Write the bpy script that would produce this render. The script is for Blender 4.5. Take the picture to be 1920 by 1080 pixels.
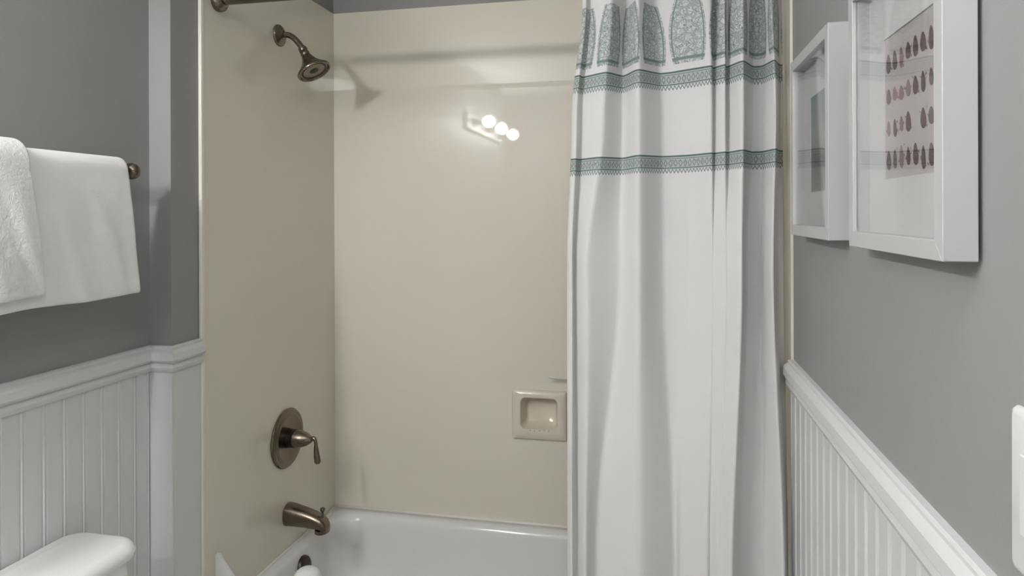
import bpy, bmesh, math, random
from mathutils import Vector, Matrix, noise

random.seed(7)
for o in list(bpy.data.objects):
    bpy.data.objects.remove(o)
SC = bpy.context.scene
COL = SC.collection

# ------------------------------------------------------------------ camera
ZC = 1.485                       # eye height
FPX, HZ, YAW = 1270.0, 400.0, math.radians(12.0)
cam_d = bpy.data.cameras.new('camera')
cam_d.sensor_width = 36.0
cam_d.lens = FPX / 1920 * 36.0
cam_d.shift_y = -(540 - HZ) / 1920
cam_d.clip_start = 0.02
cam = bpy.data.objects.new('camera', cam_d)
cam.location = (0, 0, ZC)
cam.rotation_euler = (math.pi / 2, math.radians(0.2), YAW)
COL.objects.link(cam)
SC.camera = cam

# ------------------------------------------------------------------ world, exposure
W = bpy.data.worlds.new('world')
SC.world = W
W.use_nodes = True
W.node_tree.nodes['Background'].inputs[0].default_value = (0.5, 0.5, 0.5, 1)
W.node_tree.nodes['Background'].inputs[1].default_value = 0.3
SC.view_settings.view_transform = 'Standard'
SC.view_settings.look = 'None'
SC.view_settings.gamma = 1.0
SC.view_settings.use_curve_mapping = False
SC.view_settings.exposure = 1.68
BULB_POWER = 108.0                # emission strength of the three vanity bulbs
DOME_POWER = 7.5                 # emission strength of the ceiling dome lamp

# room numbers (metres); camera stands at x=0, y=0 looking towards +y
XR = 0.309                       # right wall
XL = -1.287                      # wall behind the toilet
XJ = -1.223                      # the wall's step towards the tub
YJ = 1.525                       # depth of that step
YF = 1.658                       # front edge of the tub alcove
YFL = 1.630                      # front edge of the plumbing-side panel
YB = 2.42                        # back panel of the alcove
ZT = ZC + 0.774                  # top of the surround
ZRIM = ZC - 1.128                # tub rim
ZCEIL = 2.52
YREAR = -1.25
RAIL_T = ZC - 0.338

# ------------------------------------------------------------------ helpers
def lin(r, g, b):
    def f(c):
        c /= 255.0
        return c / 12.92 if c <= 0.04045 else ((c + 0.055) / 1.055) ** 2.4
    return (f(r), f(g), f(b), 1.0)

class NB:
    """tiny node graph builder"""
    def __init__(self, name):
        self.m = bpy.data.materials.new(name)
        self.m.use_nodes = True
        self.t = self.m.node_tree
        self.p = self.t.nodes['Principled BSDF']
        self.out = self.t.nodes['Material Output']
    def n(self, kind, **kw):
        nd = self.t.nodes.new(kind)
        for k, v in kw.items():
            setattr(nd, k, v)
        return nd
    def link(self, a, b):
        self.t.links.new(a, b)
    def put(self, sock, v):
        if isinstance(v, bpy.types.NodeSocket):
            self.link(v, sock)
        else:
            sock.default_value = v
    def math(self, op, a, b=0.0, c=None):
        nd = self.n('ShaderNodeMath', operation=op)
        self.put(nd.inputs[0], a)
        self.put(nd.inputs[1], b)
        if c is not None:
            self.put(nd.inputs[2], c)
        return nd.outputs[0]
    def mix(self, fac, a, b):
        nd = self.n('ShaderNodeMix', data_type='RGBA')
        self.put(nd.inputs[0], fac)
        self.put(nd.inputs[6], a)
        self.put(nd.inputs[7], b)
        return nd.outputs[2]
    def ramp(self, v, lo, hi):
        nd = self.n('ShaderNodeMapRange', interpolation_type='SMOOTHSTEP')
        self.put(nd.inputs[0], v)
        self.put(nd.inputs[1], lo)
        self.put(nd.inputs[2], hi)
        return nd.outputs[0]
    def noise(self, scale, detail=3.0, vec=None, rough=0.5):
        nd = self.n('ShaderNodeTexNoise')
        nd.inputs['Scale'].default_value = scale
        nd.inputs['Detail'].default_value = detail
        nd.inputs['Roughness'].default_value = rough
        if vec is None:
            vec = self.n('ShaderNodeTexCoord').outputs['Object']
        self.link(vec, nd.inputs['Vector'])
        return nd.outputs[0]
    def bump(self, h, strength, dist=0.002):
        nd = self.n('ShaderNodeBump')
        nd.inputs['Strength'].default_value = strength
        nd.inputs['Distance'].default_value = dist
        self.link(h, nd.inputs['Height'])
        self.link(nd.outputs[0], self.p.inputs['Normal'])

def plain(name, col, rough=0.5, metal=0.0, var=0.05, vscale=6.0, bump=0.0, bscale=200.0,
          coat=0.0, spec=0.5, bdist=0.002):
    b = NB(name)
    v = b.noise(vscale)
    dark = tuple(c * (1 - var) for c in col[:3]) + (1,)
    lite = tuple(min(1, c * (1 + var)) for c in col[:3]) + (1,)
    b.put(b.p.inputs['Base Color'], b.mix(v, dark, lite))
    b.p.inputs['Roughness'].default_value = rough
    b.p.inputs['Metallic'].default_value = metal
    b.p.inputs['Specular IOR Level'].default_value = spec
    b.p.inputs['Coat Weight'].default_value = coat
    if bump:
        b.bump(b.noise(bscale, 4.0), bump, bdist)
    return b.m

M = {}
M['grey_paint'] = plain('grey_paint', (0.295, 0.295, 0.289, 1), 0.55, bump=0.12, bscale=260, var=0.02)
M['white_trim'] = plain('white_trim', (0.67, 0.68, 0.67, 1), 0.30, var=0.02)
M['ceiling'] = plain('ceiling_white', (0.78, 0.78, 0.77, 1), 0.8, bump=0.2, bscale=90)
M['acrylic'] = plain('beige_acrylic', (0.745, 0.705, 0.600, 1), 0.022, var=0.02, vscale=2.5, bump=0.008, bscale=4, bdist=0.006, coat=1.0)
M['acrylic'].node_tree.nodes['Principled BSDF'].inputs['Coat Roughness'].default_value = 0.5
M['acrylic_edge'] = plain('cream_edge', (0.80, 0.77, 0.69, 1), 0.25, var=0.02)
M['tub'] = plain('white_enamel', (0.74, 0.75, 0.735, 1), 0.12, var=0.015, vscale=3)
M['caulk'] = plain('caulk', (0.80, 0.79, 0.74, 1), 0.45, bump=0.2, bscale=80)
M['ceramic'] = plain('beige_ceramic', (0.72, 0.66, 0.55, 1), 0.12, var=0.02)
M['bronze'] = plain('brushed_bronze', (0.215, 0.175, 0.140, 1), 0.27, metal=1.0, var=0.12, vscale=40)
M['dark_bronze'] = plain('dark_bronze', (0.075, 0.062, 0.052, 1), 0.35, metal=0.9, var=0.1, vscale=40)
M['rubber'] = plain('dark_rubber', (0.045, 0.042, 0.038, 1), 0.6)
M['china'] = plain('vitreous_china', (0.82, 0.825, 0.82, 1), 0.10, var=0.01)
M['plastic'] = plain('white_plastic', (0.72, 0.72, 0.71, 1), 0.25, var=0.01)
M['frame'] = plain('white_lacquer', (0.48, 0.48, 0.475, 1), 0.32, var=0.01)
M['mat_board'] = plain('mat_board', (0.55, 0.56, 0.555, 1), 0.8, bump=0.05, bscale=400)
M['backing'] = plain('shadow_backing', (0.03, 0.03, 0.03, 1), 0.8)  # shadow line in the gap behind the frames put into the board's colour
M['paper'] = plain('print_paper', (0.40, 0.375, 0.365, 1), 0.7, var=0.03)
M['motif'] = plain('print_ink', (0.085, 0.042, 0.042, 1), 0.7, var=0.5, vscale=90)
M['motif_soft'] = plain('print_ink_soft', (0.20, 0.115, 0.112, 1), 0.7, var=0.35, vscale=90)

def terry(name, col, bscale, strength):
    b = NB(name)
    v = b.noise(26.0, 4.0)
    b.put(b.p.inputs['Base Color'], b.mix(v, tuple(c * 0.93 for c in col[:3]) + (1,), col))
    b.p.inputs['Roughness'].default_value = 0.95
    b.p.inputs['Specular IOR Level'].default_value = 0.1
    b.p.inputs['Sheen Weight'].default_value = 0.3
    b.bump(b.noise(bscale, 5.0, rough=0.65), strength, 0.004)
    return b.m
M['towel'] = terry('terry_smooth', (0.86, 0.86, 0.835, 1), 330, 0.35)
M['towel_rough'] = terry('terry_nubby', (0.84, 0.84, 0.825, 1), 130, 1.0)

def floor_tiles():
    b = NB('floor_tile')
    v = b.noise(9)
    b.put(b.p.inputs['Base Color'], b.mix(v, (0.40, 0.39, 0.37, 1), (0.48, 0.47, 0.45, 1)))
    b.p.inputs['Roughness'].default_value = 0.4
    return b.m
M['floor'] = floor_tiles()

def glass():
    b = NB('picture_glass')
    t = b.n('ShaderNodeBsdfTransparent')
    g = b.n('ShaderNodeBsdfGlossy')
    g.inputs['Roughness'].default_value = 0.03
    lw = b.n('ShaderNodeLayerWeight')
    lw.inputs[0].default_value = 0.5
    fr = b.math('ADD', 0.025, b.math('MULTIPLY', b.math('POWER', lw.outputs['Facing'], 5.0), 0.8))
    nz = b.noise(3)
    ms = b.n('ShaderNodeMixShader')
    f2 = b.math('MULTIPLY', fr, b.math('ADD', 0.95, b.math('MULTIPLY', nz, 0.1)))
    b.link(f2, ms.inputs[0])
    b.link(t.outputs[0], ms.inputs[1])
    b.link(g.outputs[0], ms.inputs[2])
    b.link(ms.outputs[0], b.out.inputs[0])
    return b.m
M['glass'] = glass()

def emit(name, col, s):
    b = NB(name)
    b.p.inputs['Base Color'].default_value = col
    b.p.inputs['Emission Color'].default_value = col
    v = b.noise(4)
    b.put(b.p.inputs['Emission Strength'], b.math('MULTIPLY', s, b.math('ADD', 0.98, b.math('MULTIPLY', v, 0.04))))
    return b.m
M['bulb'] = emit('frosted_bulb', (1.0, 0.985, 0.975, 1), BULB_POWER)
M['dome'] = emit('lamp_dome', (0.96, 0.98, 1.0, 1), DOME_POWER)

def landscape_print():
    """flat printed picture: grey-green sky over a pale band and a dark low ground"""
    b = NB('landscape_print')
    sep = b.n('ShaderNodeSeparateXYZ')
    b.link(b.n('ShaderNodeTexCoord').outputs['Generated'], sep.inputs[0])
    z = b.math('ADD', sep.outputs[2], b.math('MULTIPLY', b.math('SUBTRACT', b.noise(14), 0.5), 0.16))
    sky = b.mix(b.ramp(z, 0.55, 1.0), (0.21, 0.245, 0.22, 1), (0.11, 0.165, 0.145, 1))
    c = b.mix(b.ramp(z, 0.47, 0.58), (0.19, 0.19, 0.17, 1), sky)
    c = b.mix(b.ramp(z, 0.30, 0.44), (0.09, 0.09, 0.085, 1), c)
    c = b.mix(b.ramp(z, 0.05, 0.30), (0.19, 0.19, 0.18, 1), c)
    b.put(b.p.inputs['Base Color'], c)
    b.p.inputs['Roughness'].default_value = 0.6
    return b.m
M['landscape'] = landscape_print()

def curtain_mat():
    b = NB('printed_cotton')
    uv = b.n('ShaderNodeUVMap', uv_map='fabric').outputs[0]
    sep = b.n('ShaderNodeSeparateXYZ')
    b.link(uv, sep.inputs[0])
    u, v = sep.outputs[0], sep.outputs[1]       # metres along the cloth, metres above eye height
    def box(x, lo, hi, s=0.0012):
        return b.math('MULTIPLY', b.ramp(x, lo - s, lo + s), b.math('SUBTRACT', 1.0, b.ramp(x, hi - s, hi + s)))
    def vor(scale, feat='DISTANCE_TO_EDGE', sx=1.0):
        mp = b.n('ShaderNodeMapping')
        mp.inputs['Scale'].default_value = (sx, 1, 1)
        b.link(uv, mp.inputs[0])
        nd = b.n('ShaderNodeTexVoronoi', feature=feat)
        nd.inputs['Scale'].default_value = scale
        b.link(mp.outputs[0], nd.inputs['Vector'])
        return nd.outputs['Distance']
    # one woven-looking ornamental band: two edge lines, zigzag rows, dotted middle
    def band(lo, hi):
        h = hi - lo
        inside = box(v, lo, hi)
        t = b.math('DIVIDE', b.math('SUBTRACT', v, lo), h)
        zig = b.math('PINGPONG', b.math('MULTIPLY', u, 1.0), 0.0045)
        zig = b.math('MULTIPLY', zig, 1 / 0.0045)
        d1 = b.math('ABSOLUTE', b.math('SUBTRACT', b.math('MULTIPLY', t, 4.0), b.math('ADD', b.math('MULTIPLY', zig, 0.8), 0.15)))
        row1 = b.math('SUBTRACT', 1.0, b.ramp(d1, 0.08, 0.35))
        lat = b.math('MULTIPLY', b.math('PINGPONG', u, 0.006), 1 / 0.006)
        dd = b.math('ABSOLUTE', b.math('SUBTRACT', b.math('ADD', lat, b.math('MULTIPLY', b.math('ABSOLUTE', b.math('SUBTRACT', t, 0.57)), 4.2)), 0.75))
        lattice = b.math('MULTIPLY', b.math('SUBTRACT', 1.0, b.ramp(dd, 0.10, 0.32)), box(t, 0.34, 0.80, 0.02))
        dots = b.math('SUBTRACT', 1.0, b.ramp(vor(125, 'F1', 0.9), 0.22, 0.45))
        mid = b.math('MULTIPLY', dots, box(t, 0.36, 0.78, 0.02))
        lines = b.math('MAXIMUM', box(t, 0.90, 1.0, 0.02), box(t, 0.28, 0.34, 0.02))
        lines = b.math('MAXIMUM', lines, box(t, 0.80, 0.84, 0.02))
        ink = b.math('MAXIMUM', b.math('MAXIMUM', b.math('MULTIPLY', row1, 0.85), b.math('MAXIMUM', b.math('MULTIPLY', mid, 0.7), b.math('MULTIPLY', lattice, 0.85))), lines)
        base = b.math('MULTIPLY', box(t, 0.22, 0.98, 0.02), 0.40)
        tot = b.math('MAXIMUM', base, b.math('MULTIPLY', ink, 0.95))
        return b.math('MULTIPLY', tot, inside)
    b1 = band(0.303, 0.350)
    b2 = band(0.097, 0.142)
    # barrel shaped medallions above the upper band
    cell = 0.096
    cu = b.math('ABSOLUTE', b.math('SUBTRACT', b.math('MODULO', b.math('ADD', u, 0.02), cell), cell / 2))
    tz = b.math('DIVIDE', b.math('SUBTRACT', v, 0.365), 0.155)
    half = b.math('SUBTRACT', 0.0445, b.math('MULTIPLY', b.math('POWER', b.math('ABSOLUTE', b.math('SUBTRACT', tz, 0.4)), 2.0), 0.040))
    inm = b.math('SUBTRACT', 1.0, b.ramp(b.math('SUBTRACT', cu, half), -0.0012, 0.0012))
    inm = b.math('MULTIPLY', inm, box(v, 0.366, 0.520))
    rim = b.math('SUBTRACT', 1.0, b.ramp(b.math('ABSOLUTE', b.math('SUBTRACT', b.math('SUBTRACT', half, cu), 0.006)), 0.0008, 0.0022))
    wob = b.n('ShaderNodeTexNoise')
    wob.inputs['Scale'].default_value = 36
    wob.inputs['Detail'].default_value = 2
    b.link(uv, wob.inputs['Vector'])
    rings = b.math('ABSOLUTE', b.math('SINE', b.math('MULTIPLY', wob.outputs[0], 40.0)))
    scroll = b.math('SUBTRACT', 1.0, b.ramp(rings, 0.15, 0.6))
    fil = b.math('SUBTRACT', 1.0, b.ramp(vor(62), 0.04, 0.16))
    ink = b.math('MAXIMUM', b.math('MULTIPLY', scroll, 0.95), b.math('MULTIPLY', fil, 0.5))
    hem = box(v, 0.374, 0.381, 0.0008)
    ink = b.math('MAXIMUM', b.math('MAXIMUM', ink, rim), hem)
    med = b.math('MULTIPLY', inm, b.math('ADD', 0.17, b.math('MULTIPLY', ink, 0.62)))
    tot = b.math('MAXIMUM', b.math('MAXIMUM', b1, b2), med)
    white = (0.75, 0.745, 0.735, 1)
    teal = (0.062, 0.145, 0.125, 1)
    weave = b.noise(420, 2.0, uv)
    white = b.mix(weave, tuple(c * 0.96 for c in white[:3]) + (1,), white)
    c = b.mix(tot, white, teal)
    b.put(b.p.inputs['Base Color'], c)
    b.p.inputs['Roughness'].default_value = 0.85
    b.p.inputs['Specular IOR Level'].default_value = 0.15
    tr = b.n('ShaderNodeBsdfTranslucent')
    b.link(c, tr.inputs[0])
    ms = b.n('ShaderNodeMixShader')
    ms.inputs[0].default_value = 0.12
    b.link(b.p.outputs[0], ms.inputs[1])
    b.link(tr.outputs[0], ms.inputs[2])
    b.link(ms.outputs[0], b.out.inputs[0])
    b.bump(weave, 0.15, 0.0005)
    return b.m
M['curtain'] = curtain_mat()

ORG = {}
def tag(o, label=None, cat=None, group=None, kind=None):
    for k, v in (('label', label), ('category', cat), ('group', group), ('kind', kind)):
        if v:
            o[k] = v
    return o

def empty(name, loc, label, cat, group=None):
    o = bpy.data.objects.new(name, None)
    o.empty_display_size = 0.05
    o.location = loc
    COL.objects.link(o)
    ORG[o.name] = Vector(loc)
    return tag(o, label, cat, group)

def build(name, verts, faces, mat, parent=None, smooth=False, auto=None):
    """verts are world positions; a child is stored relative to its thing's base"""
    org = ORG[parent.name] if parent is not None else Vector((0, 0, 0))
    me = bpy.data.meshes.new(name)
    me.from_pydata([tuple(Vector(v) - org) for v in verts], [], faces)
    bm = bmesh.new()
    bm.from_mesh(me)
    bmesh.ops.recalc_face_normals(bm, faces=bm.faces)
    for f in bm.faces:
        f.smooth = smooth
    if auto is not None:
        for e in bm.edges:
            if len(e.link_faces) == 2 and e.calc_face_angle(0) > math.radians(auto):
                e.smooth = False
    bm.to_mesh(me)
    bm.free()
    me.materials.append(M[mat] if isinstance(mat, str) else mat)
    o = bpy.data.objects.new(name, me)
    COL.objects.link(o)
    if parent is not None:
        o.parent = parent
    ORG[o.name] = org
    return o

def struct(name, verts, faces, mat, label, cat, **kw):
    o = build(name, verts, faces, mat, **kw)
    return tag(o, label, cat, kind='structure')

BF = [(0, 1, 2, 3), (4, 7, 6, 5), (0, 4, 5, 1), (1, 5, 6, 2), (2, 6, 7, 3), (3, 7, 4, 0)]
def box(x0, x1, y0, y1, z0, z1):
    return [(x0, y0, z0), (x1, y0, z0), (x1, y1, z0), (x0, y1, z0),
            (x0, y0, z1), (x1, y0, z1), (x1, y1, z1), (x0, y1, z1)], list(BF)

def boxes(lst):
    V, F = [], []
    for b in lst:
        v, f = box(*b)
        n = len(V)
        V += v
        F += [tuple(i + n for i in q) for q in f]
    return V, F

def join(*parts):
    V, F = [], []
    for v, f in parts:
        n = len(V)
        V += list(v)
        F += [tuple(i + n for i in q) for q in f]
    return V, F

def bevel(o, w, seg=2):
    md = o.modifiers.new('bevel', 'BEVEL')
    md.width = w
    md.segments = seg
    md.limit_method = 'ANGLE'
    md.angle_limit = math.radians(40)
    for p in o.data.polygons:
        p.use_smooth = True
    md.harden_normals = True
    return o

def frame_of(d):
    d = Vector(d).normalized()
    a = Vector((0, 0, 1)) if abs(d.z) < 0.9 else Vector((0, 1, 0))
    s = d.cross(a).normalized()
    return d, s, s.cross(d).normalized()

def lathe(base, axis, prof, n=40, closed_ends=True):
    """prof: (distance along axis, radius)"""
    d, s, t = frame_of(axis)
    base = Vector(base)
    V, F = [], []
    for h, r in prof:
        for i in range(n):
            a = 2 * math.pi * i / n
            V.append(base + d * h + s * (r * math.cos(a)) + t * (r * math.sin(a)))
    for k in range(len(prof) - 1):
        for i in range(n):
            j = (i + 1) % n
            F.append((k * n + i, k * n + j, (k + 1) * n + j, (k + 1) * n + i))
    if closed_ends:
        F.append(tuple(range(n - 1, -1, -1)))
        F.append(tuple((len(prof) - 1) * n + i for i in range(n)))
    return V, F

def tube(pts, radii, n=20, squash=None):
    """swept tube; squash = (side, up) factors per point"""
    pts = [Vector(p) for p in pts]
    V, F = [], []
    ref = None
    for k, p in enumerate(pts):
        d = (pts[min(k + 1, len(pts) - 1)] - pts[max(k - 1, 0)]).normalized()
        if ref is None:
            _, s, t = frame_of(d)
        else:
            s = (ref - d * ref.dot(d)).normalized()
            t = s.cross(d).normalized()
        ref = s
        r = radii[k] if hasattr(radii, '__len__') else radii
        q = squash[k] if squash else (1, 1)
        for i in range(n):
            a = 2 * math.pi * i / n
            V.append(p + s * (r * q[0] * math.cos(a)) + t * (r * q[1] * math.sin(a)))
    m = len(pts)
    for k in range(m - 1):
        for i in range(n):
            j = (i + 1) % n
            F.append((k * n + i, k * n + j, (k + 1) * n + j, (k + 1) * n + i))
    F.append(tuple(range(n - 1, -1, -1)))
    F.append(tuple((m - 1) * n + i for i in range(n)))
    return V, F

def catmull(P, steps, k_=1.0):
    out = []
    n = len(P)
    for i in range(n - 1):
        p0, p1, p2, p3 = P[max(i - 1, 0)], P[i], P[i + 1], P[min(i + 2, n - 1)]
        for k in range(steps):
            t = k / steps
            h1, h2 = 2 * t ** 3 - 3 * t * t + 1, -2 * t ** 3 + 3 * t * t
            h3, h4 = t ** 3 - 2 * t * t + t, t ** 3 - t * t
            if k_ < 0.99:                       # flat facets between soft creases
                h2 = 0.55 * t + 0.45 * h2
                h1 = 1 - h2
            out.append(tuple(b * h1 + c * h2 + 0.5 * k_ * ((c - a) * h3 + (d - b) * h4)
                             for a, b, c, d in zip(p0, p1, p2, p3)))
    out.append(tuple(P[-1]))
    return out

def rrect(x0, x1, y0, y1, r, seg=8, side=6):
    """rounded rectangle loop with a fixed number of points"""
    pts = []
    cs = [(x1 - r, y1 - r, 0), (x0 + r, y1 - r, 90), (x0 + r, y0 + r, 180), (x1 - r, y0 + r, 270)]
    for i, (cx, cy, a0) in enumerate(cs):
        arc = [(cx + r * math.cos(math.radians(a0 + 90 * k / seg)), cy + r * math.sin(math.radians(a0 + 90 * k / seg))) for k in range(seg + 1)]
        pts += arc
        nx, ny, na = cs[(i + 1) % 4]
        e = (nx + r * math.cos(math.radians(na if na else 0)), ny + r * math.sin(math.radians(na)))
        s = arc[-1]
        for k in range(1, side):
            t = k / side
            pts.append((s[0] + (e[0] - s[0]) * t, s[1] + (e[1] - s[1]) * t))
    return pts

def loft(loops, cap0=True, cap1=True):
    n = len(loops[0])
    V = [p for L in loops for p in L]
    F = []
    for k in range(len(loops) - 1):
        for i in range(n):
            j = (i + 1) % n
            F.append((k * n + i, k * n + j, (k + 1) * n + j, (k + 1) * n + i))
    if cap0:
        F.append(tuple(range(n - 1, -1, -1)))
    if cap1:
        F.append(tuple((len(loops) - 1) * n + i for i in range(n)))
    return V, F

def xy_ratio(u):
    """x/y slope of the sight line through image column u (used only to take measures off the photo)"""
    a = (u - 960.0) / FPX
    return (a * math.cos(YAW) - math.sin(YAW)) / (a * math.sin(YAW) + math.cos(YAW))

HOLE = (-0.485, -0.345, ZC - 0.782, ZC - 0.664)     # opening for the recessed soap dish
def slab_hole(x0, x1, y0, y1, z0, z1, h):
    xs, zs = (x0, h[0], h[1], x1), (z0, h[2], h[3], z1)
    V = [(x, y, z) for y in (y0, y1) for z in zs for x in xs]
    F = []
    for r in range(3):
        for c in range(3):
            if (r, c) != (1, 1):
                a = r * 4 + c
                F += [(a, a + 1, a + 5, a + 4), (a + 16, a + 20, a + 21, a + 17)]
    rim = [0, 1, 2, 3, 7, 11, 15, 14, 13, 12, 8, 4]
    hol = [5, 6, 10, 9]
    for L in (rim, hol):
        for i in range(len(L)):
            a, b = L[i], L[(i + 1) % len(L)]
            F.append((a, b, b + 16, a + 16))
    return V, F

# ================================================================== the setting
struct('floor', *box(XL - 0.12, XR + 0.12, YREAR - 0.12, YB + 0.13, -0.1, 0.0), 'floor', 'pale grey bathroom floor', 'floor')
struct('ceiling', *box(XL - 0.12, XR + 0.12, YREAR - 0.12, YB + 0.13, ZCEIL, ZCEIL + 0.1), 'ceiling', 'plain white bathroom ceiling', 'ceiling')
struct('wall_back', *slab_hole(XL - 0.12, XR + 0.12, YB + 0.008, YB + 0.13, 0, ZCEIL, HOLE), 'grey_paint',
       'grey painted wall strip above the tub surround', 'wall')
wl = join(box(XL - 0.12, XL, YREAR, YJ, 0, ZCEIL), box(XL - 0.12, XJ, YJ, YB + 0.008, 0, ZCEIL))
wall_left = struct('wall_left', *wl, 'grey_paint', 'grey painted wall with a shallow step behind toilet and towels', 'wall')
wall_right = struct('wall_right', *box(XR, XR + 0.12, YREAR, YB + 0.008, 0, ZCEIL), 'grey_paint',
                    'grey painted wall carrying the two white box frames', 'wall')
struct('wall_rear', *box(XL - 0.12, XR + 0.12, YREAR - 0.12, YREAR, 0, ZCEIL), 'grey_paint', 'grey painted wall behind the viewer', 'wall')

# ---- chair rails: one moulded profile swept along the wall
RAILP = [(0.0, 0.0), (0.010, 0.0), (0.014, -0.003), (0.014, -0.008), (0.020, -0.011), (0.024, -0.017), (0.0245, -0.034),
         (0.022, -0.038), (0.015, -0.040), (0.013, -0.044), (0.017, -0.048), (0.019, -0.054), (0.017, -0.061),
         (0.012, -0.066), (0.0, -0.066)]
def sweep_rail(name, path_of, nverts, label):
    loops = []
    for k in range(nverts):
        loops.append([(*path_of(k, d), RAIL_T + z) for d, z in RAILP])
    return struct(name, *loft(loops), 'white_trim', label, 'chair rail', smooth=True, auto=30)
def left_path(k, d):
    return [(XL + d, YREAR), (XL + d, YJ - d), (XJ + d, YJ - d), (XJ + d, YFL)][k]
def right_path(k, d):
    return [(XR - d, YREAR), (XR - d, YF - 0.001)][k]
sweep_rail('trim_1', left_path, 4, 'white chair rail stepping round the wall beside the toilet')
sweep_rail('trim_2', right_path, 2, 'white chair rail on wall below the two box frames')
PZ0, PZ1 = 0.11, RAIL_T - 0.064
struct('baseboard_left', *box(XL, XL + 0.016, YREAR, YJ, 0, 0.12), 'white_trim', 'white baseboard along the toilet wall', 'baseboard')
struct('baseboard_right', *box(XR - 0.016, XR, YREAR, YF, 0, 0.12), 'white_trim', 'white baseboard along the picture wall', 'baseboard')

# ---- beadboard: every board is a piece of its wall
PW = 0.0515
PPROF = [(0, 0), (0, 0.0052), (0.0016, 0.0075), (0.0378, 0.0075), (0.0395, 0.0050), (0.0412, 0.0050), (0.0425, 0.0070),
         (0.0450, 0.0083), (0.0478, 0.0070), (0.0490, 0.0052), (PW, 0.0052), (PW, 0)]
def plank_mesh(side):
    me = bpy.data.meshes.new('plank')
    V, F = loft([[(side * d, w, z) for w, d in PPROF] for z in (PZ0, PZ1)])
    me.from_pydata(V, [], F)
    bm = bmesh.new(); bm.from_mesh(me)
    bmesh.ops.recalc_face_normals(bm, faces=bm.faces)
    bm.to_mesh(me); bm.free()
    me.materials.append(M['white_trim'])
    return me
pr, pl = plank_mesh(-1), plank_mesh(1)
y = YF - PW
while y > YREAR:
    o = bpy.data.objects.new('plank', pr); COL.objects.link(o); o.parent = wall_right; o.location = (XR, y, 0)
    y -= PW
o = bpy.data.objects.new('plank', pl); COL.objects.link(o); o.parent = wall_left; o.location = (XL, YJ - 0.0535, 0); o.scale = (1, 0.86, 1)
y = YJ - PW - 0.0545
while y > YREAR:
    o = bpy.data.objects.new('plank', pl); COL.objects.link(o); o.parent = wall_left; o.location = (XL, y, 0)
    y -= PW
bevel(build('corner_board', *box(XL + 0.001, XJ + 0.008, YJ - 0.008, YJ, PZ0, PZ1), 'white_trim', wall_left), 0.002)
bevel(build('corner_board', *box(XJ, XJ + 0.008, YJ + 0.0005, YFL - 0.001, PZ0, PZ1), 'white_trim', wall_left), 0.002)

# ================================================================== shower surround
PT = 0.006
sur = empty('shower_surround', (-0.45, YB, ZRIM), 'glossy beige acrylic shower surround lining the tub alcove', 'shower surround')
back = build('back_panel', *slab_hole(XJ + PT, XR - PT, YB, YB + 0.0075, ZRIM - 0.02, ZT, HOLE), 'acrylic', sur)
for xa, xb in ((XJ + 0.0003, XJ + PT), (XR - PT, XR - 0.0003)):
    build('side_panel', *box(xa, xb, YFL + 0.006 if xa < -1 else YF, YB, ZRIM - 0.02 if xa < -1 else 0.0, ZT), 'acrylic', sur)
e = build('edge_trim', *box(XJ + 0.0003, XJ + 0.011, YFL, YFL + 0.016, ZRIM - 0.02, ZT), 'acrylic_edge', sur)
bevel(e, 0.004, 3)
# moulded soap dish: raised frame, deep rounded recess with a small ribbed tray lip
sx0, sx1, sz0, sz1 = -0.515, -0.315, ZC - 0.818, ZC - 0.640
def ring_xz(x0, x1, z0, z1, r, yv):
    return [(p[0], yv, p[1]) for p in rrect(x0, x1, z0, z1, r)]
cx0, cx1, cz0, cz1 = sx0 + 0.032, sx1 - 0.032, sz0 + 0.038, sz1 - 0.026
loops = [ring_xz(sx0, sx1, sz0, sz1, 0.008, YB - 0.0002), ring_xz(sx0, sx1, sz0, sz1, 0.008, YB - 0.008),
         ring_xz(sx0 + 0.004, sx1 - 0.004, sz0 + 0.004, sz1 - 0.004, 0.010, YB - 0.013),
         ring_xz(cx0 - 0.006, cx1 + 0.006, cz0 - 0.006, cz1 + 0.006, 0.022, YB - 0.018),
         ring_xz(cx0, cx1, cz0, cz1, 0.020, YB - 0.016),
         ring_xz(cx0 + 0.003, cx1 - 0.003, cz0 + 0.003, cz1 - 0.003, 0.018, YB - 0.006),
         ring_xz(cx0 + 0.007, cx1 - 0.007, cz0 + 0.006, cz1 - 0.007, 0.017, YB + 0.030),
         ring_xz(cx0 + 0.016, cx1 - 0.016, cz0 + 0.016, cz1 - 0.016, 0.014, YB + 0.042)]
dish = build('soap_dish', *loft(loops, cap0=False), 'ceramic', back, smooth=True, auto=50)
rib = []
for k in range(5):
    xx = cx0 + 0.035 + k * 0.017
    rib.append(lathe((xx, YB - 0.019, cz0 - 0.0015), (0, 1, 0), [(0, 0.0005), (0.001, 0.0035), (0.012, 0.0035)], 10))
build('soap_rib', *join(*rib), 'ceramic', back, smooth=True)
# slim white rail above the dish, running behind the curtain
rz = ZC - 0.585
rail = build('washcloth_rail', *join(tube([(-0.372, YB - 0.030, rz), (-0.369, YB - 0.034, rz), (-0.10, YB - 0.034, rz)], 0.0045, 12),
             tube([(-0.30, YB - 0.0002, rz), (-0.30, YB - 0.034, rz)], 0.0035, 10),
             tube([(-0.13, YB - 0.0002, rz), (-0.13, YB - 0.034, rz)], 0.0035, 10)), 'plastic', back, smooth=True)

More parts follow.
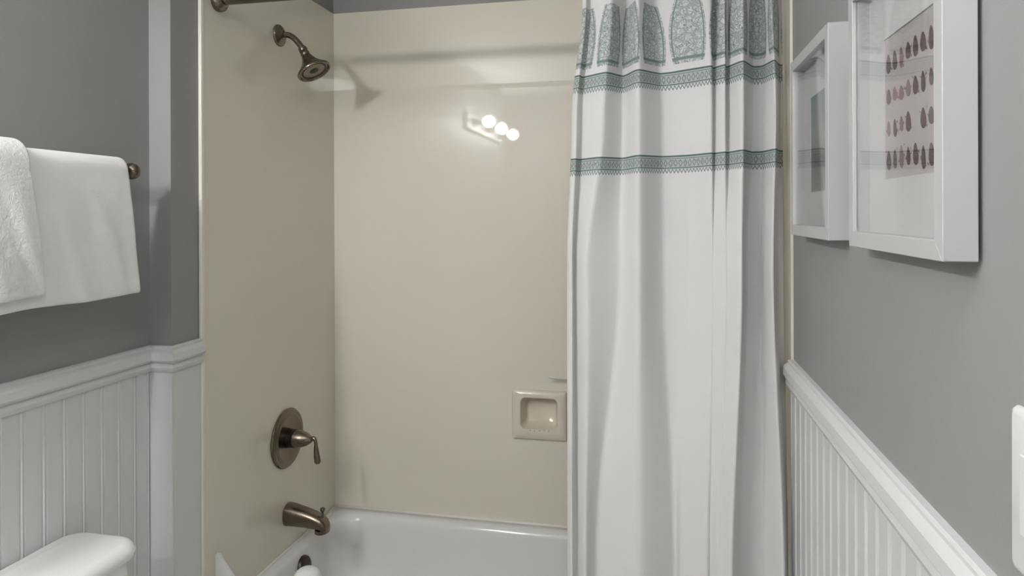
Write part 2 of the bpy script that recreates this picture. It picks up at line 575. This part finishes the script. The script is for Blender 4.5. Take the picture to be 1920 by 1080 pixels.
# ================================================================== bathtub
tub = empty('bathtub', (-0.46, 2.04, 0), 'white built-in bathtub below the beige surround', 'bathtub')
tx0, tx1, ty0, ty1 = XJ + PT + 0.001, XR - PT - 0.001, YF + 0.006, YB - 0.001
def tring(i, z, r, k=0.62):
    return [(px, py, z) for px, py in rrect(tx0 + i * k, tx1 - i * 1.5, ty0 + i, ty1 - i * 0.85, max(r, 0.002), 10, 10)]
loops = [tring(0, 0.0, 0.002), tring(0, ZRIM - 0.02, 0.002), tring(0.001, ZRIM - 0.004, 0.004), tring(0.004, ZRIM, 0.006),
         tring(0.050, ZRIM, 0.085), tring(0.058, ZRIM - 0.003, 0.09), tring(0.066, ZRIM - 0.011, 0.10), tring(0.071, ZRIM - 0.024, 0.105),
         tring(0.078, ZRIM - 0.06, 0.11), tring(0.092, ZRIM - 0.13, 0.115), tring(0.110, ZRIM - 0.20, 0.12),
         tring(0.135, ZRIM - 0.25, 0.12), tring(0.175, ZRIM - 0.272, 0.10), tring(0.22, ZRIM - 0.278, 0.08)]
build('basin', *loft(loops), 'tub', tub, smooth=True, auto=60)
caulk = join(tube([(tx0, ty1 - 0.002, ZRIM + 0.001), (tx1, ty1 - 0.002, ZRIM + 0.001)], 0.0055, 8),
             tube([(tx0 + 0.002, ty0 + 0.03, ZRIM + 0.001), (tx0 + 0.002, ty1, ZRIM + 0.001)], 0.0045, 8))
build('caulk_bead', *caulk, 'caulk', tub, smooth=True)
ox, oy, oz = tx0 + 0.080 * 0.62, 2.085, ZRIM - 0.062
od = Vector((1, 0, 0.12))
build('overflow_cover', *lathe((ox - 0.012, oy, oz), od, [(0, 0.036), (0.016, 0.037), (0.022, 0.035), (0.026, 0.030), (0.0275, 0.018), (0.028, 0.001)], 36), 'dark_bronze', tub, smooth=True, auto=50)
# triangular splash guard standing on the front corner
gy, gh, gw = 1.684, ZC - 0.951 - ZRIM, 0.165
gp = [(0, 0.0), (gw, 0.0)]
for k in range(1, 13):
    t = k / 12
    gp.append((gw * (1 - t) ** 1.12 + 0.016 * t * (1 if t < 1 else 1), (gh - 0.002) * t))
gp += [(0.011, gh), (0.005, gh + 0.001), (0.001, gh - 0.004)]
x0 = tx0 + 0.004
V = [(x0 + a, gy, ZRIM + 0.0005 + b) for a, b in gp] + [(x0 + a, gy + 0.005, ZRIM + 0.0005 + b) for a, b in gp]
n = len(gp)
F = [tuple(range(n)), tuple(range(2 * n - 1, n - 1, -1))] + [(i, (i + 1) % n, n + (i + 1) % n, n + i) for i in range(n)]
g = tag(build('splash_guard', V, F, 'plastic'), 'white triangular splash guard in the front corner of the tub', 'splash guard')

# white round-topped bottle on the front rim
bx, by = xy_ratio(574) * 1.700, 1.700
bot = empty('toiletry_bottle', (bx, by, ZRIM), 'white round-topped container at tub edge below the overflow cover', 'bottle')
bh = ZC - 0.972 - ZRIM
build('body', *lathe((bx, by, ZRIM + 0.0004), (0, 0, 1), [(0, 0.030), (0.003, 0.034), (bh - 0.075, 0.035), (bh - 0.062, 0.0375)], 32), 'plastic', bot, smooth=True, auto=50)
dome = [(bh - 0.061, 0.039)] + [(bh - 0.045 + 0.045 * math.sin(a * math.pi / 20), 0.042 * max(0.012, math.cos(a * math.pi / 20) ** 0.62)) for a in range(0, 11)]
build('cap', *lathe((bx, by, ZRIM + 0.0004), (0, 0, 1), dome, 32), 'plastic', bot, smooth=True, auto=50)

# ================================================================== shower head
XP = XJ + PT                      # face of the plumbing panel
hy, hz = 2.030, ZC + 0.590
sh = empty('shower_fixture', (XP, hy, hz), 'bronze bell shower head on a bent arm high on the plumbing wall', 'shower head')
build('escutcheon', *lathe((XP + 0.0002, hy, hz), (1, 0, 0), [(0, 0.036), (0.004, 0.036), (0.008, 0.032), (0.013, 0.020), (0.020, 0.014)], 36), 'bronze', sh, smooth=True, auto=50)
arm = catmull([(XP + 0.006, hy, hz), (XP + 0.030, hy, hz + 0.001), (XP + 0.052, hy, hz - 0.010), (XP + 0.072, hy, hz - 0.030), (XP + 0.089, hy, hz - 0.052)], 8)
build('arm', *tube(arm, 0.0098, 20), 'bronze', sh, smooth=True, auto=60)
d = Vector((0.50, -0.06, -0.86)).normalized()
nb = Vector((XP + 0.083, hy, hz - 0.044))
build('ball_joint', *lathe(nb, d, [(0, 0.009), (0.002, 0.0135), (0.013, 0.0145), (0.016, 0.012), (0.020, 0.0145), (0.027, 0.0155), (0.032, 0.013)], 28), 'bronze', sh, smooth=True, auto=50)
b0 = nb + d * 0.031
bell = build('bell', *lathe(b0, d, [(0, 0.012), (0.004, 0.016), (0.016, 0.0205), (0.028, 0.027), (0.041, 0.037), (0.051, 0.047), (0.057, 0.0535),
                                     (0.062, 0.0565), (0.066, 0.055), (0.0665, 0.050), (0.061, 0.047)], 44), 'bronze', sh, smooth=True, auto=60)
face = build('spray_face', *lathe(b0, d, [(0.052, 0.047), (0.0605, 0.0475), (0.0615, 0.037), (0.0585, 0.034), (0.0590, 0.017), (0.0620, 0.014), (0.0625, 0.001)], 40), 'rubber', sh, smooth=True, auto=50)

# ================================================================== valve trim
vy, vz = 2.068, ZC - 0.752
va = empty('shower_valve', (XP, vy, vz), 'bronze shower valve with round plate and lever handle', 'valve')
build('plate', *lathe((XP + 0.0002, vy, vz), (1, 0, 0), [(0, 0.097), (0.004, 0.0985), (0.008, 0.096), (0.011, 0.089), (0.0105, 0.085), (0.012, 0.083), (0.0145, 0.077), (0.0145, 0.072), (0.013, 0.069), (0.0135, 0.001)], 64), 'bronze', va, smooth=True, auto=35)
build('collar', *lathe((XP + 0.012, vy, vz), (1, 0, 0), [(0, 0.031), (0.014, 0.031), (0.016, 0.028)], 40), 'dark_bronze', va, smooth=True, auto=40)
build('hub', *lathe((XP + 0.027, vy, vz), (1, 0, 0), [(0, 0.0285), (0.004, 0.0305), (0.010, 0.030), (0.030, 0.027), (0.048, 0.021), (0.060, 0.0135), (0.066, 0.009)], 40), 'bronze', va, smooth=True, auto=50)
lv = catmull([(XP + 0.088, vy, vz), (XP + 0.100, vy, vz + 0.005), (XP + 0.108, vy - 0.002, vz - 0.006), (XP + 0.110, vy - 0.003, vz - 0.024), (XP + 0.113, vy - 0.004, vz - 0.050), (XP + 0.117, vy - 0.004, vz - 0.076)], 8)
nn = len(lv)
rr = []
for i in range(nn):
    t = i / (nn - 1)
    rr.append(0.0082 - 0.0025 * min(1, t / 0.4) if t < 0.5 else 0.0057 + 0.0050 * min(1, (t - 0.5) / 0.35) - (0.003 if t > 0.97 else 0))
build('lever', *tube(lv, rr, 16), 'bronze', va, smooth=True, auto=60)

# ================================================================== tub spout
sy, sz = 2.075, ZC - 1.010
sp = empty('tub_spout', (XP, sy, sz), 'bronze tub spout with small diverter knob on top', 'spout')
loops = []
for s, zt, zb, w in ((0.0002, 0.036, -0.036, 0.034), (0.004, 0.0365, -0.0365, 0.0345), (0.03, 0.033, -0.0355, 0.033), (0.07, 0.024, -0.0365, 0.030),
                     (0.105, 0.013, -0.039, 0.0275), (0.125, 0.004, -0.042, 0.0265), (0.138, -0.006, -0.046, 0.0245), (0.146, -0.020, -0.049, 0.019), (0.149, -0.034, -0.049, 0.010)):
    L = []
    for i in range(32):
        a = 2 * math.pi * i / 32
        c, q = math.cos(a), math.sin(a)
        c = math.copysign(abs(c) ** 0.8, c); q = math.copysign(abs(q) ** 0.8, q)
        L.append((XP + s, sy + w * c, sz + (zt + zb) / 2 + (zt - zb) / 2 * q))
    loops.append(L)
build('body', *loft(loops), 'bronze', sp, smooth=True, auto=60)
build('outlet', *lathe((XP + 0.122, sy, sz - 0.040), (0, 0, -1), [(0, 0.021), (0.012, 0.021), (0.012, 0.016)], 28), 'bronze', sp, smooth=True, auto=40)
build('diverter_knob', *lathe((XP + 0.128, sy, sz - 0.001), (0, 0, 1), [(0, 0.0045), (0.014, 0.0040), (0.019, 0.0055), (0.025, 0.0085), (0.030, 0.0085), (0.033, 0.005)], 20), 'bronze', sp, smooth=True, auto=50)

# ================================================================== curtain rod and curtain
RY, RZ = 1.708, ZC + 0.605
rod = empty('curtain_rod', (XP, RY, RZ), 'dark bronze shower curtain rod with round wall flange', 'curtain rod')
build('rod', *tube([(XP + 0.002, RY, RZ), (XR - PT - 0.002, RY, RZ)], 0.0125, 24), 'bronze', rod, smooth=True, auto=60)
for xx, s in ((XP + 0.0002, 1), (XR - PT - 0.0002, -1)):
    build('flange', *lathe((xx, RY, RZ), (s, 0, 0), [(0, 0.030), (0.006, 0.031), (0.016, 0.029), (0.024, 0.021), (0.027, 0.0135)], 36), 'bronze', rod, smooth=True, auto=50)

# fold plan at four heights: (column measured in the photo, offset towards the back in metres)
KEYS = [
    (ZC + 0.53, [(1094, 0), (1100, -.008), (1106, .008), (1148, -.022), (1172, .030), (1197, -.025), (1230, .030), (1285, -.015), (1333, -.020), (1338, .012),
                 (1360, -.015), (1364, .012), (1394, -.030), (1415, .030), (1432, .025), (1448, -.020), (1462, .026), (1470, .030)]),
    (ZC + 0.24, [(1073, 0), (1082, -.008), (1090, .010), (1132, -.020), (1168, .022), (1198, -.022), (1243, .026), (1290, .018), (1334, -.010), (1338, .006),
                 (1360, -.015), (1363, .006), (1394, -.035), (1412, .020), (1430, .022), (1455, -.018), (1462, .028), (1468, .032)]),
    (ZC - 0.13, [(1063, 0), (1072, -.008), (1077, .012), (1101, -.018), (1162, .018), (1197, -.022), (1244, .026), (1292, .024), (1333, -.004), (1338, -.008),
                 (1360, -.021), (1365, -.025), (1391, -.045), (1400, .015), (1425, .020), (1449, -.018), (1458, .020), (1469, .032)]),
    (ZC - 0.86, [(1062, 0), (1070, -.008), (1080, .012), (1096, -.010), (1114, .018), (1197, -.020), (1262, .030), (1274, .010), (1320, -.020), (1330, -.016),
                 (1345, -.030), (1352, -.032), (1370, -.045), (1385, .010), (1430, .020), (1468, -.020), (1473, .014), (1475, .030)]),
]
def key_at(z):
    if z >= KEYS[0][0]:
        return KEYS[0][1]
    for (za, A), (zb, B) in zip(KEYS, KEYS[1:]):
        if z >= zb:
            t = (za - z) / (za - zb)
            t = t * t * (3 - 2 * t)
            return [(p[0] + (q[0] - p[0]) * t, p[1] + (q[1] - p[1]) * t) for p, q in zip(A, B)]
    return KEYS[-1][1]
FOLD = 1.3
ZTOP, ZBOT, NZ, ST = RZ - 0.0135, 0.10, 110, 10
rows = []
for k in range(NZ + 1):
    z = ZTOP + (ZBOT - ZTOP) * k / NZ
    yc = RY - 0.10 * min(1, max(0, (ZTOP - z) / 1.55))
    P = catmull([(xy_ratio(u) * (yc + FOLD * dy), yc + FOLD * dy) for u, dy in key_at(z)], ST, 0.5)
    row = []
    for i, (px, py) in enumerate(P):
        w = noise.noise(Vector((i * 0.13, z * 2.2, 3.1))) * 0.0025
        if z > RZ - 0.07:                       # gathered under the rod
            f = (z - (RZ - 0.07)) / 0.057
            py = py + (RY - py) * 0.35 * f
        row.append((min(px, XR - PT - 0.004), py + w, z))
    rows.append(row)
ref = rows[min(range(NZ + 1), key=lambda k: abs(rows[k][0][2] - (ZC + 0.24)))]
arc = [0.0]
for p, q in zip(ref, ref[1:]):
    arc.append(arc[-1] + math.hypot(p[0] - q[0], p[1] - q[1]))
m = len(ref)
V = [p for r in rows for p in r]
F = [(k * m + i, k * m + i + 1, (k + 1) * m + i + 1, (k + 1) * m + i) for k in range(NZ) for i in range(m - 1)]
cur = build('shower_curtain', V, F, 'curtain', smooth=True)
tag(cur, 'white cotton shower curtain with teal printed bands and medallions', 'shower curtain')
uvl = cur.data.uv_layers.new(name='fabric')
for lp in cur.data.loops:
    k, i = divmod(lp.vertex_index, m)
    f = arc[i] / arc[-1]
    uvl.data[lp.index].uv = (arc[i], rows[k][i][2] - ZC + 0.007 - 0.014 * f)
sd = cur.modifiers.new('thickness', 'SOLIDIFY')
sd.thickness = 0.0012
sd.offset = 0

# ================================================================== towel bar and towels
BX, BZ = -1.217, ZC + 0.103
tb = empty('towel_bar', (XL, 1.0, BZ), 'dark bronze towel bar with ball end above the toilet', 'towel bar')
build('bar', *tube([(BX, 0.60, BZ), (BX, 1.385, BZ)], 0.008, 20), 'dark_bronze', tb, smooth=True, auto=60)
for yy in (0.625, 1.375):
    post = build('post', *lathe((XL + 0.0002, yy, BZ), (1, 0, 0), [(0, 0.024), (0.005, 0.025), (0.010, 0.020), (0.014, 0.010), (0.055, 0.009), (0.066, 0.011)], 28), 'dark_bronze', tb, smooth=True, auto=50)
    s = 1 if yy > 1 else -1
    build('finial', *lathe((BX, yy - s * 0.006, BZ), (0, s, 0), [(0, 0.008), (0.003, 0.013), (0.008, 0.0185), (0.016, 0.0200), (0.023, 0.0185), (0.027, 0.013), (0.026, 0.009), (0.029, 0.002)], 28), 'bronze', tb, smooth=True, auto=60)

def towel(name, y0, y1, R, th, zf, zb, mat, label, seed, flare, crease):
    """folded towel draped over the bar; mid-surface grid with thickness"""
    sec = []
    nb_, nt, nf = 16, 12, 30
    for k in range(nb_):
        sec.append(('b', k / nb_))
    for k in range(nt + 1):
        sec.append(('t', k / nt))
    for k in range(1, nf + 1):
        sec.append(('f', k / nf))
    NY = 56
    rows = []
    for j in range(NY + 1):
        fy = j / NY
        row = []
        for part, t in sec:
            yy = y0 + (y1 - y0) * fy
            if part == 'b':
                z = zb + (BZ - zb) * t
                x = BX - R - 0.012 * (1 - t) ** 0.5
                h = BZ - z
            elif part == 't':
                a = math.pi * (1 - t)
                x = BX + R * math.cos(a)
                z = BZ + R * math.sin(a)
                h = 0
            else:
                z = BZ + (zf - BZ) * t
                h = BZ - z
                x = BX + R + 0.010 * math.sin(min(1, t * 1.3) * math.pi / 2)
            q = h / max(0.01, BZ - zf)
            yy += flare * q * (fy - 0.25)
            amp = 0.004 * min(1, h * 8)
            x += amp * noise.noise(Vector((yy * 9 + seed, z * 3.0, seed)))
            x += crease * min(1, h * 6) * noise.noise(Vector((yy * 30 + z * 9 + seed, z * 5.0, seed + 5)))
            if part != 't':
                z += 0.006 * q * noise.noise(Vector((yy * 6, seed, 2.2)))
            row.append((x, yy, z))
        rows.append(row)
    mm = len(sec)
    V = [p for r in rows for p in r]
    F = [(j * mm + i, j * mm + i + 1, (j + 1) * mm + i + 1, (j + 1) * mm + i) for j in range(NY) for i in range(mm - 1)]
    o = tag(build(name, V, F, mat, smooth=True), label, 'towel', 'towels on the bar')
    s = o.modifiers.new('thickness', 'SOLIDIFY')
    s.thickness = th
    s.offset = 0
    s2 = o.modifiers.new('round', 'SUBSURF')
    s2.levels = s2.render_levels = 1
    return o
towel('bath_towel', 0.72, 1.345, 0.021, 0.019, ZC - 0.185, ZC - 0.17, 'towel', 'smooth white bath towel hanging nearest the bar end', 1.3, 0.030, 0.0075)
towel('hand_towel', 0.76, 1.078, 0.040, 0.013, ZC - 0.160, ZC - 0.14, 'towel_rough', 'nubby white hand towel draped over the bath towel', 1.3, 0.030, 0.0075)

# ================================================================== toilet
TY = 1.052
toi = empty('toilet', (XL + 0.35, TY, 0), 'white toilet with its tank against the beadboard wall', 'toilet')
zl = ZC - 0.698
def tl(x0, x1, hw, r, z):
    return [(px, py, z) for px, py in rrect(x0, x1, TY - hw, TY + hw, r)]
tank = build('tank', *loft([tl(XL + 0.022, XL + 0.165, 0.185, 0.03, 0.39), tl(XL + 0.022, XL + 0.178, 0.198, 0.035, 0.42), tl(XL + 0.020, XL + 0.186, 0.210, 0.04, 0.66), tl(XL + 0.020, XL + 0.186, 0.212, 0.04, zl - 0.034)]), 'china', toi, smooth=True, auto=50)
build('tank_lid', *loft([tl(XL + 0.016, XL + 0.190, 0.216, 0.045, zl - 0.034), tl(XL + 0.013, XL + 0.198, 0.224, 0.05, zl - 0.031), tl(XL + 0.012, XL + 0.200, 0.226, 0.05, zl - 0.020),
                          tl(XL + 0.014, XL + 0.196, 0.222, 0.048, zl - 0.012), tl(XL + 0.018, XL + 0.190, 0.217, 0.045, zl - 0.004), tl(XL + 0.026, XL + 0.180, 0.208, 0.04, zl)]), 'china', toi, smooth=True, auto=40)
build('flush_lever', *join(lathe((XL + 0.186, TY - 0.15, 0.68), (1, 0, 0), [(0, 0.014), (0.012, 0.013), (0.014, 0.008)], 20),
                           tube([(XL + 0.196, TY - 0.15, 0.68), (XL + 0.204, TY - 0.12, 0.676), (XL + 0.206, TY - 0.08, 0.672)], 0.005, 12)), 'bronze', tank, smooth=True)
def bowl_loop(x0, x1, hw, z, n=48):
    L = []
    cx = x0 + (x1 - x0) * 0.42
    for i in range(n):
        a = 2 * math.pi * i / n
        c, s = math.cos(a), math.sin(a)
        L.append((cx + (x1 - cx if c > 0 else cx - x0) * c, TY + hw * math.copysign(abs(s) ** 0.85, s), z))
    return L
build('bowl', *loft([bowl_loop(XL + 0.10, XL + 0.52, 0.115, 0.0), bowl_loop(XL + 0.10, XL + 0.51, 0.105, 0.05), bowl_loop(XL + 0.10, XL + 0.52, 0.11, 0.17), bowl_loop(XL + 0.06, XL + 0.62, 0.155, 0.28),
                      bowl_loop(XL + 0.03, XL + 0.68, 0.185, 0.36), bowl_loop(XL + 0.03, XL + 0.69, 0.19, 0.39)]), 'china', toi, smooth=True, auto=50)
build('seat_lid', *loft([bowl_loop(XL + 0.20, XL + 0.70, 0.19, 0.391), bowl_loop(XL + 0.20, XL + 0.705, 0.195, 0.405), bowl_loop(XL + 0.20, XL + 0.70, 0.19, 0.425), bowl_loop(XL + 0.22, XL + 0.67, 0.165, 0.430)]), 'china', toi, smooth=True, auto=50)

# ================================================================== picture frames on the right wall
def box_frame(y0, y1, z0, z1, label, tilt_out, art):
    fr = empty('picture_frame', (XR, (y0 + y1) / 2, z0), label, 'picture frame')
    fx = XR - 0.036                      # front face
    bxk = XR - 0.004
    fw = 0.021
    ym, zm = (y0 + y1) / 2, (z0 + z1) / 2
    def side(P):
        """P: outer a, outer b, inner b, inner a in (y, z); a mitred bar"""
        V = [(fx, a, b) for a, b in P] + [(bxk, a, b) for a, b in P]
        return V, list(BF)
    O = [(y0, z0), (y1, z0), (y1, z1), (y0, z1)]
    I = [(y0 + fw, z0 + fw), (y1 - fw, z0 + fw), (y1 - fw, z1 - fw), (y0 + fw, z1 - fw)]
    for k in range(4):
        j = (k + 1) % 4
        o = build('frame_bar', *side([O[k], O[j], I[j], I[k]]), 'frame', fr)
        bevel(o, 0.0012, 2)
    build('back_board', *box(XR - 0.0100, XR - 0.0003, y0 + 0.010, y1 - 0.010, z0 + 0.010, z1 - 0.010), 'backing', fr)
    build('glass', *box(fx + 0.005, fx + 0.0065, y0 + fw, y1 - fw, z0 + fw, z1 - fw), 'glass', fr)
    # mat with a window
    pw, ph = 0.083, 0.092
    mx = XR - 0.0135
    w = 0.0035
    matp = boxes([(mx, mx + 0.003, y0 + fw, ym - pw, z0 + fw, z1 - fw), (mx, mx + 0.003, ym + pw, y1 - fw, z0 + fw, z1 - fw),
                  (mx, mx + 0.003, ym - pw, ym + pw, z0 + fw, zm - ph), (mx, mx + 0.003, ym - pw, ym + pw, zm + ph, z1 - fw)])
    build('mat', *matp, 'mat_board', fr)
    px = mx + 0.002
    pr_ = build('print', *box(px, px + 0.0008, ym - pw, ym + pw, zm - ph, zm + ph), 'paper' if art == 'rows' else 'landscape', fr)
    if art == 'rows':
        rnd = random.Random(11)
        dark, soft, legs = [], [], []
        rows_ = [(0.058, 7), (0.014, 7), (-0.027, 7), (-0.068, 7)]
        for r, (zr, cnt) in enumerate(rows_):
            for c in range(cnt):
                yc = ym + pw - 0.014 - c * (2 * pw - 0.026) / (cnt - 1)
                if (r, c) in ((2, 4),):
                    continue
                zc = zm + zr + rnd.uniform(-0.0015, 0.0015) - (0.004 if r == 3 and c > 4 else 0)
                hh = rnd.uniform(0.0095, 0.0135) * (1.12 if r in (0, 3) else 0.95)
                ww = rnd.uniform(0.0060, 0.0090)
                L = []
                for i in range(14):
                    a = 2 * math.pi * i / 14
                    s = math.sin(a)
                    taper = 1 - 0.35 * s * rnd.uniform(0.6, 1.2)
                    L.append((px - 0.0003, yc + ww * math.cos(a) * taper + 0.0012 * s, zc + hh * s))
                tgt = soft if (r, c) in ((0, 2), (1, 1), (1, 2), (1, 3), (2, 2), (3, 2), (2, 0)) else dark
                tgt.append((L, [tuple(range(14))]))
                # little legs and feelers beside each body
                for q in range(rnd.randint(1, 3)):
                    sy_ = rnd.choice((-1, 1))
                    z2 = zc + rnd.uniform(-hh, hh)
                    y2 = yc + sy_ * ww * 0.9
                    legs.append(([(px - 0.00025, y2, z2), (px - 0.00025, y2 + sy_ * 0.004, z2 + rnd.uniform(-.003, .003)), (px - 0.00025, y2 + sy_ * 0.0035, z2 + rnd.uniform(.002, .0045)), (px - 0.00025, y2, z2 + 0.0016)], [(0, 1, 2, 3)]))
        for mv in dark:
            build('print_motif', *mv, 'motif', pr_)
        for mv in soft:
            build('print_motif', *mv, 'motif_soft', pr_)
        tag(build('print_marks', *join(*legs), 'motif_soft', pr_), kind='stuff')
    return fr
box_frame(0.733, 1.061, ZC - 0.049, ZC + 0.319, 'nearer white box frame with rows of small reddish-brown prints', 0, 'rows')
box_frame(1.180, 1.490, ZC - 0.046, ZC + 0.308, 'farther white box frame with a small grey-green landscape print', 0, 'landscape')

# ================================================================== switch plate
sw = empty('switch_plate', (XR, 0.61, ZC - 0.239), 'white switch plate at the right edge above chair rail', 'switch')
ya, yb_, za, zb_ = 0.548, 0.672, ZC - 0.310, ZC - 0.168
def srec(i, x):
    return [(x, p[0], p[1]) for p in rrect(ya + i, yb_ - i, za + i, zb_ - i, 0.006 - i * 0.3, 5, 3)]
build('plate', *loft([srec(0, XR - 0.0003), srec(0, XR - 0.002), srec(0.002, XR - 0.0055), srec(0.006, XR - 0.007)]), 'plastic', sw, smooth=True, auto=40)
for yy in (0.587, 0.633):
    rk = build('rocker', *box(XR - 0.0095, XR - 0.0065, yy - 0.0165, yy + 0.0165, ZC - 0.273, ZC - 0.205), 'plastic', sw)
    bevel(rk, 0.001)

# ================================================================== the room's lamps (behind and beside the viewer)
vl = empty('vanity_light', (XL, -0.18, 2.13), 'three-bulb vanity light on the wall beside the viewer', 'lamp')
o = build('back_plate', *box(XL + 0.0003, XL + 0.025, -0.72, 0.36, 2.07, 2.19), 'frame', vl)
bevel(o, 0.006, 3)
for yy in (0.22, -0.18, -0.60):
    so = build('socket', *lathe((XL + 0.024, yy, 2.13), (1, 0, 0), [(0, 0.030), (0.008, 0.030), (0.016, 0.022), (0.075, 0.020)], 24), 'bronze', vl, smooth=True, auto=50)
    gl = [(0.0, 0.014)] + [(0.045 - 0.040 * math.cos(a * math.pi / 14), max(0.001, 0.040 * math.sin(a * math.pi / 14))) for a in range(2, 15)]
    build('bulb', *lathe((XL + 0.098, yy, 2.13), (1, 0, 0), gl, 24), 'bulb', vl, smooth=True)
cl = empty('ceiling_light', (0.02, 0.0, ZCEIL), 'white domed ceiling light above the viewer', 'lamp')
build('base_ring', *lathe((0.02, 0.0, ZCEIL - 0.0003), (0, 0, -1), [(0, 0.19), (0.02, 0.19), (0.022, 0.18)], 48), 'frame', cl, smooth=True, auto=40)
build('dome', *lathe((0.02, 0.0, ZCEIL - 0.021), (0, 0, -1), [(0.0, 0.175)] + [(0.08 * math.sin(a * math.pi / 20), max(0.002, 0.175 * math.cos(a * math.pi / 20))) for a in range(1, 11)], 48), 'dome', cl, smooth=True)
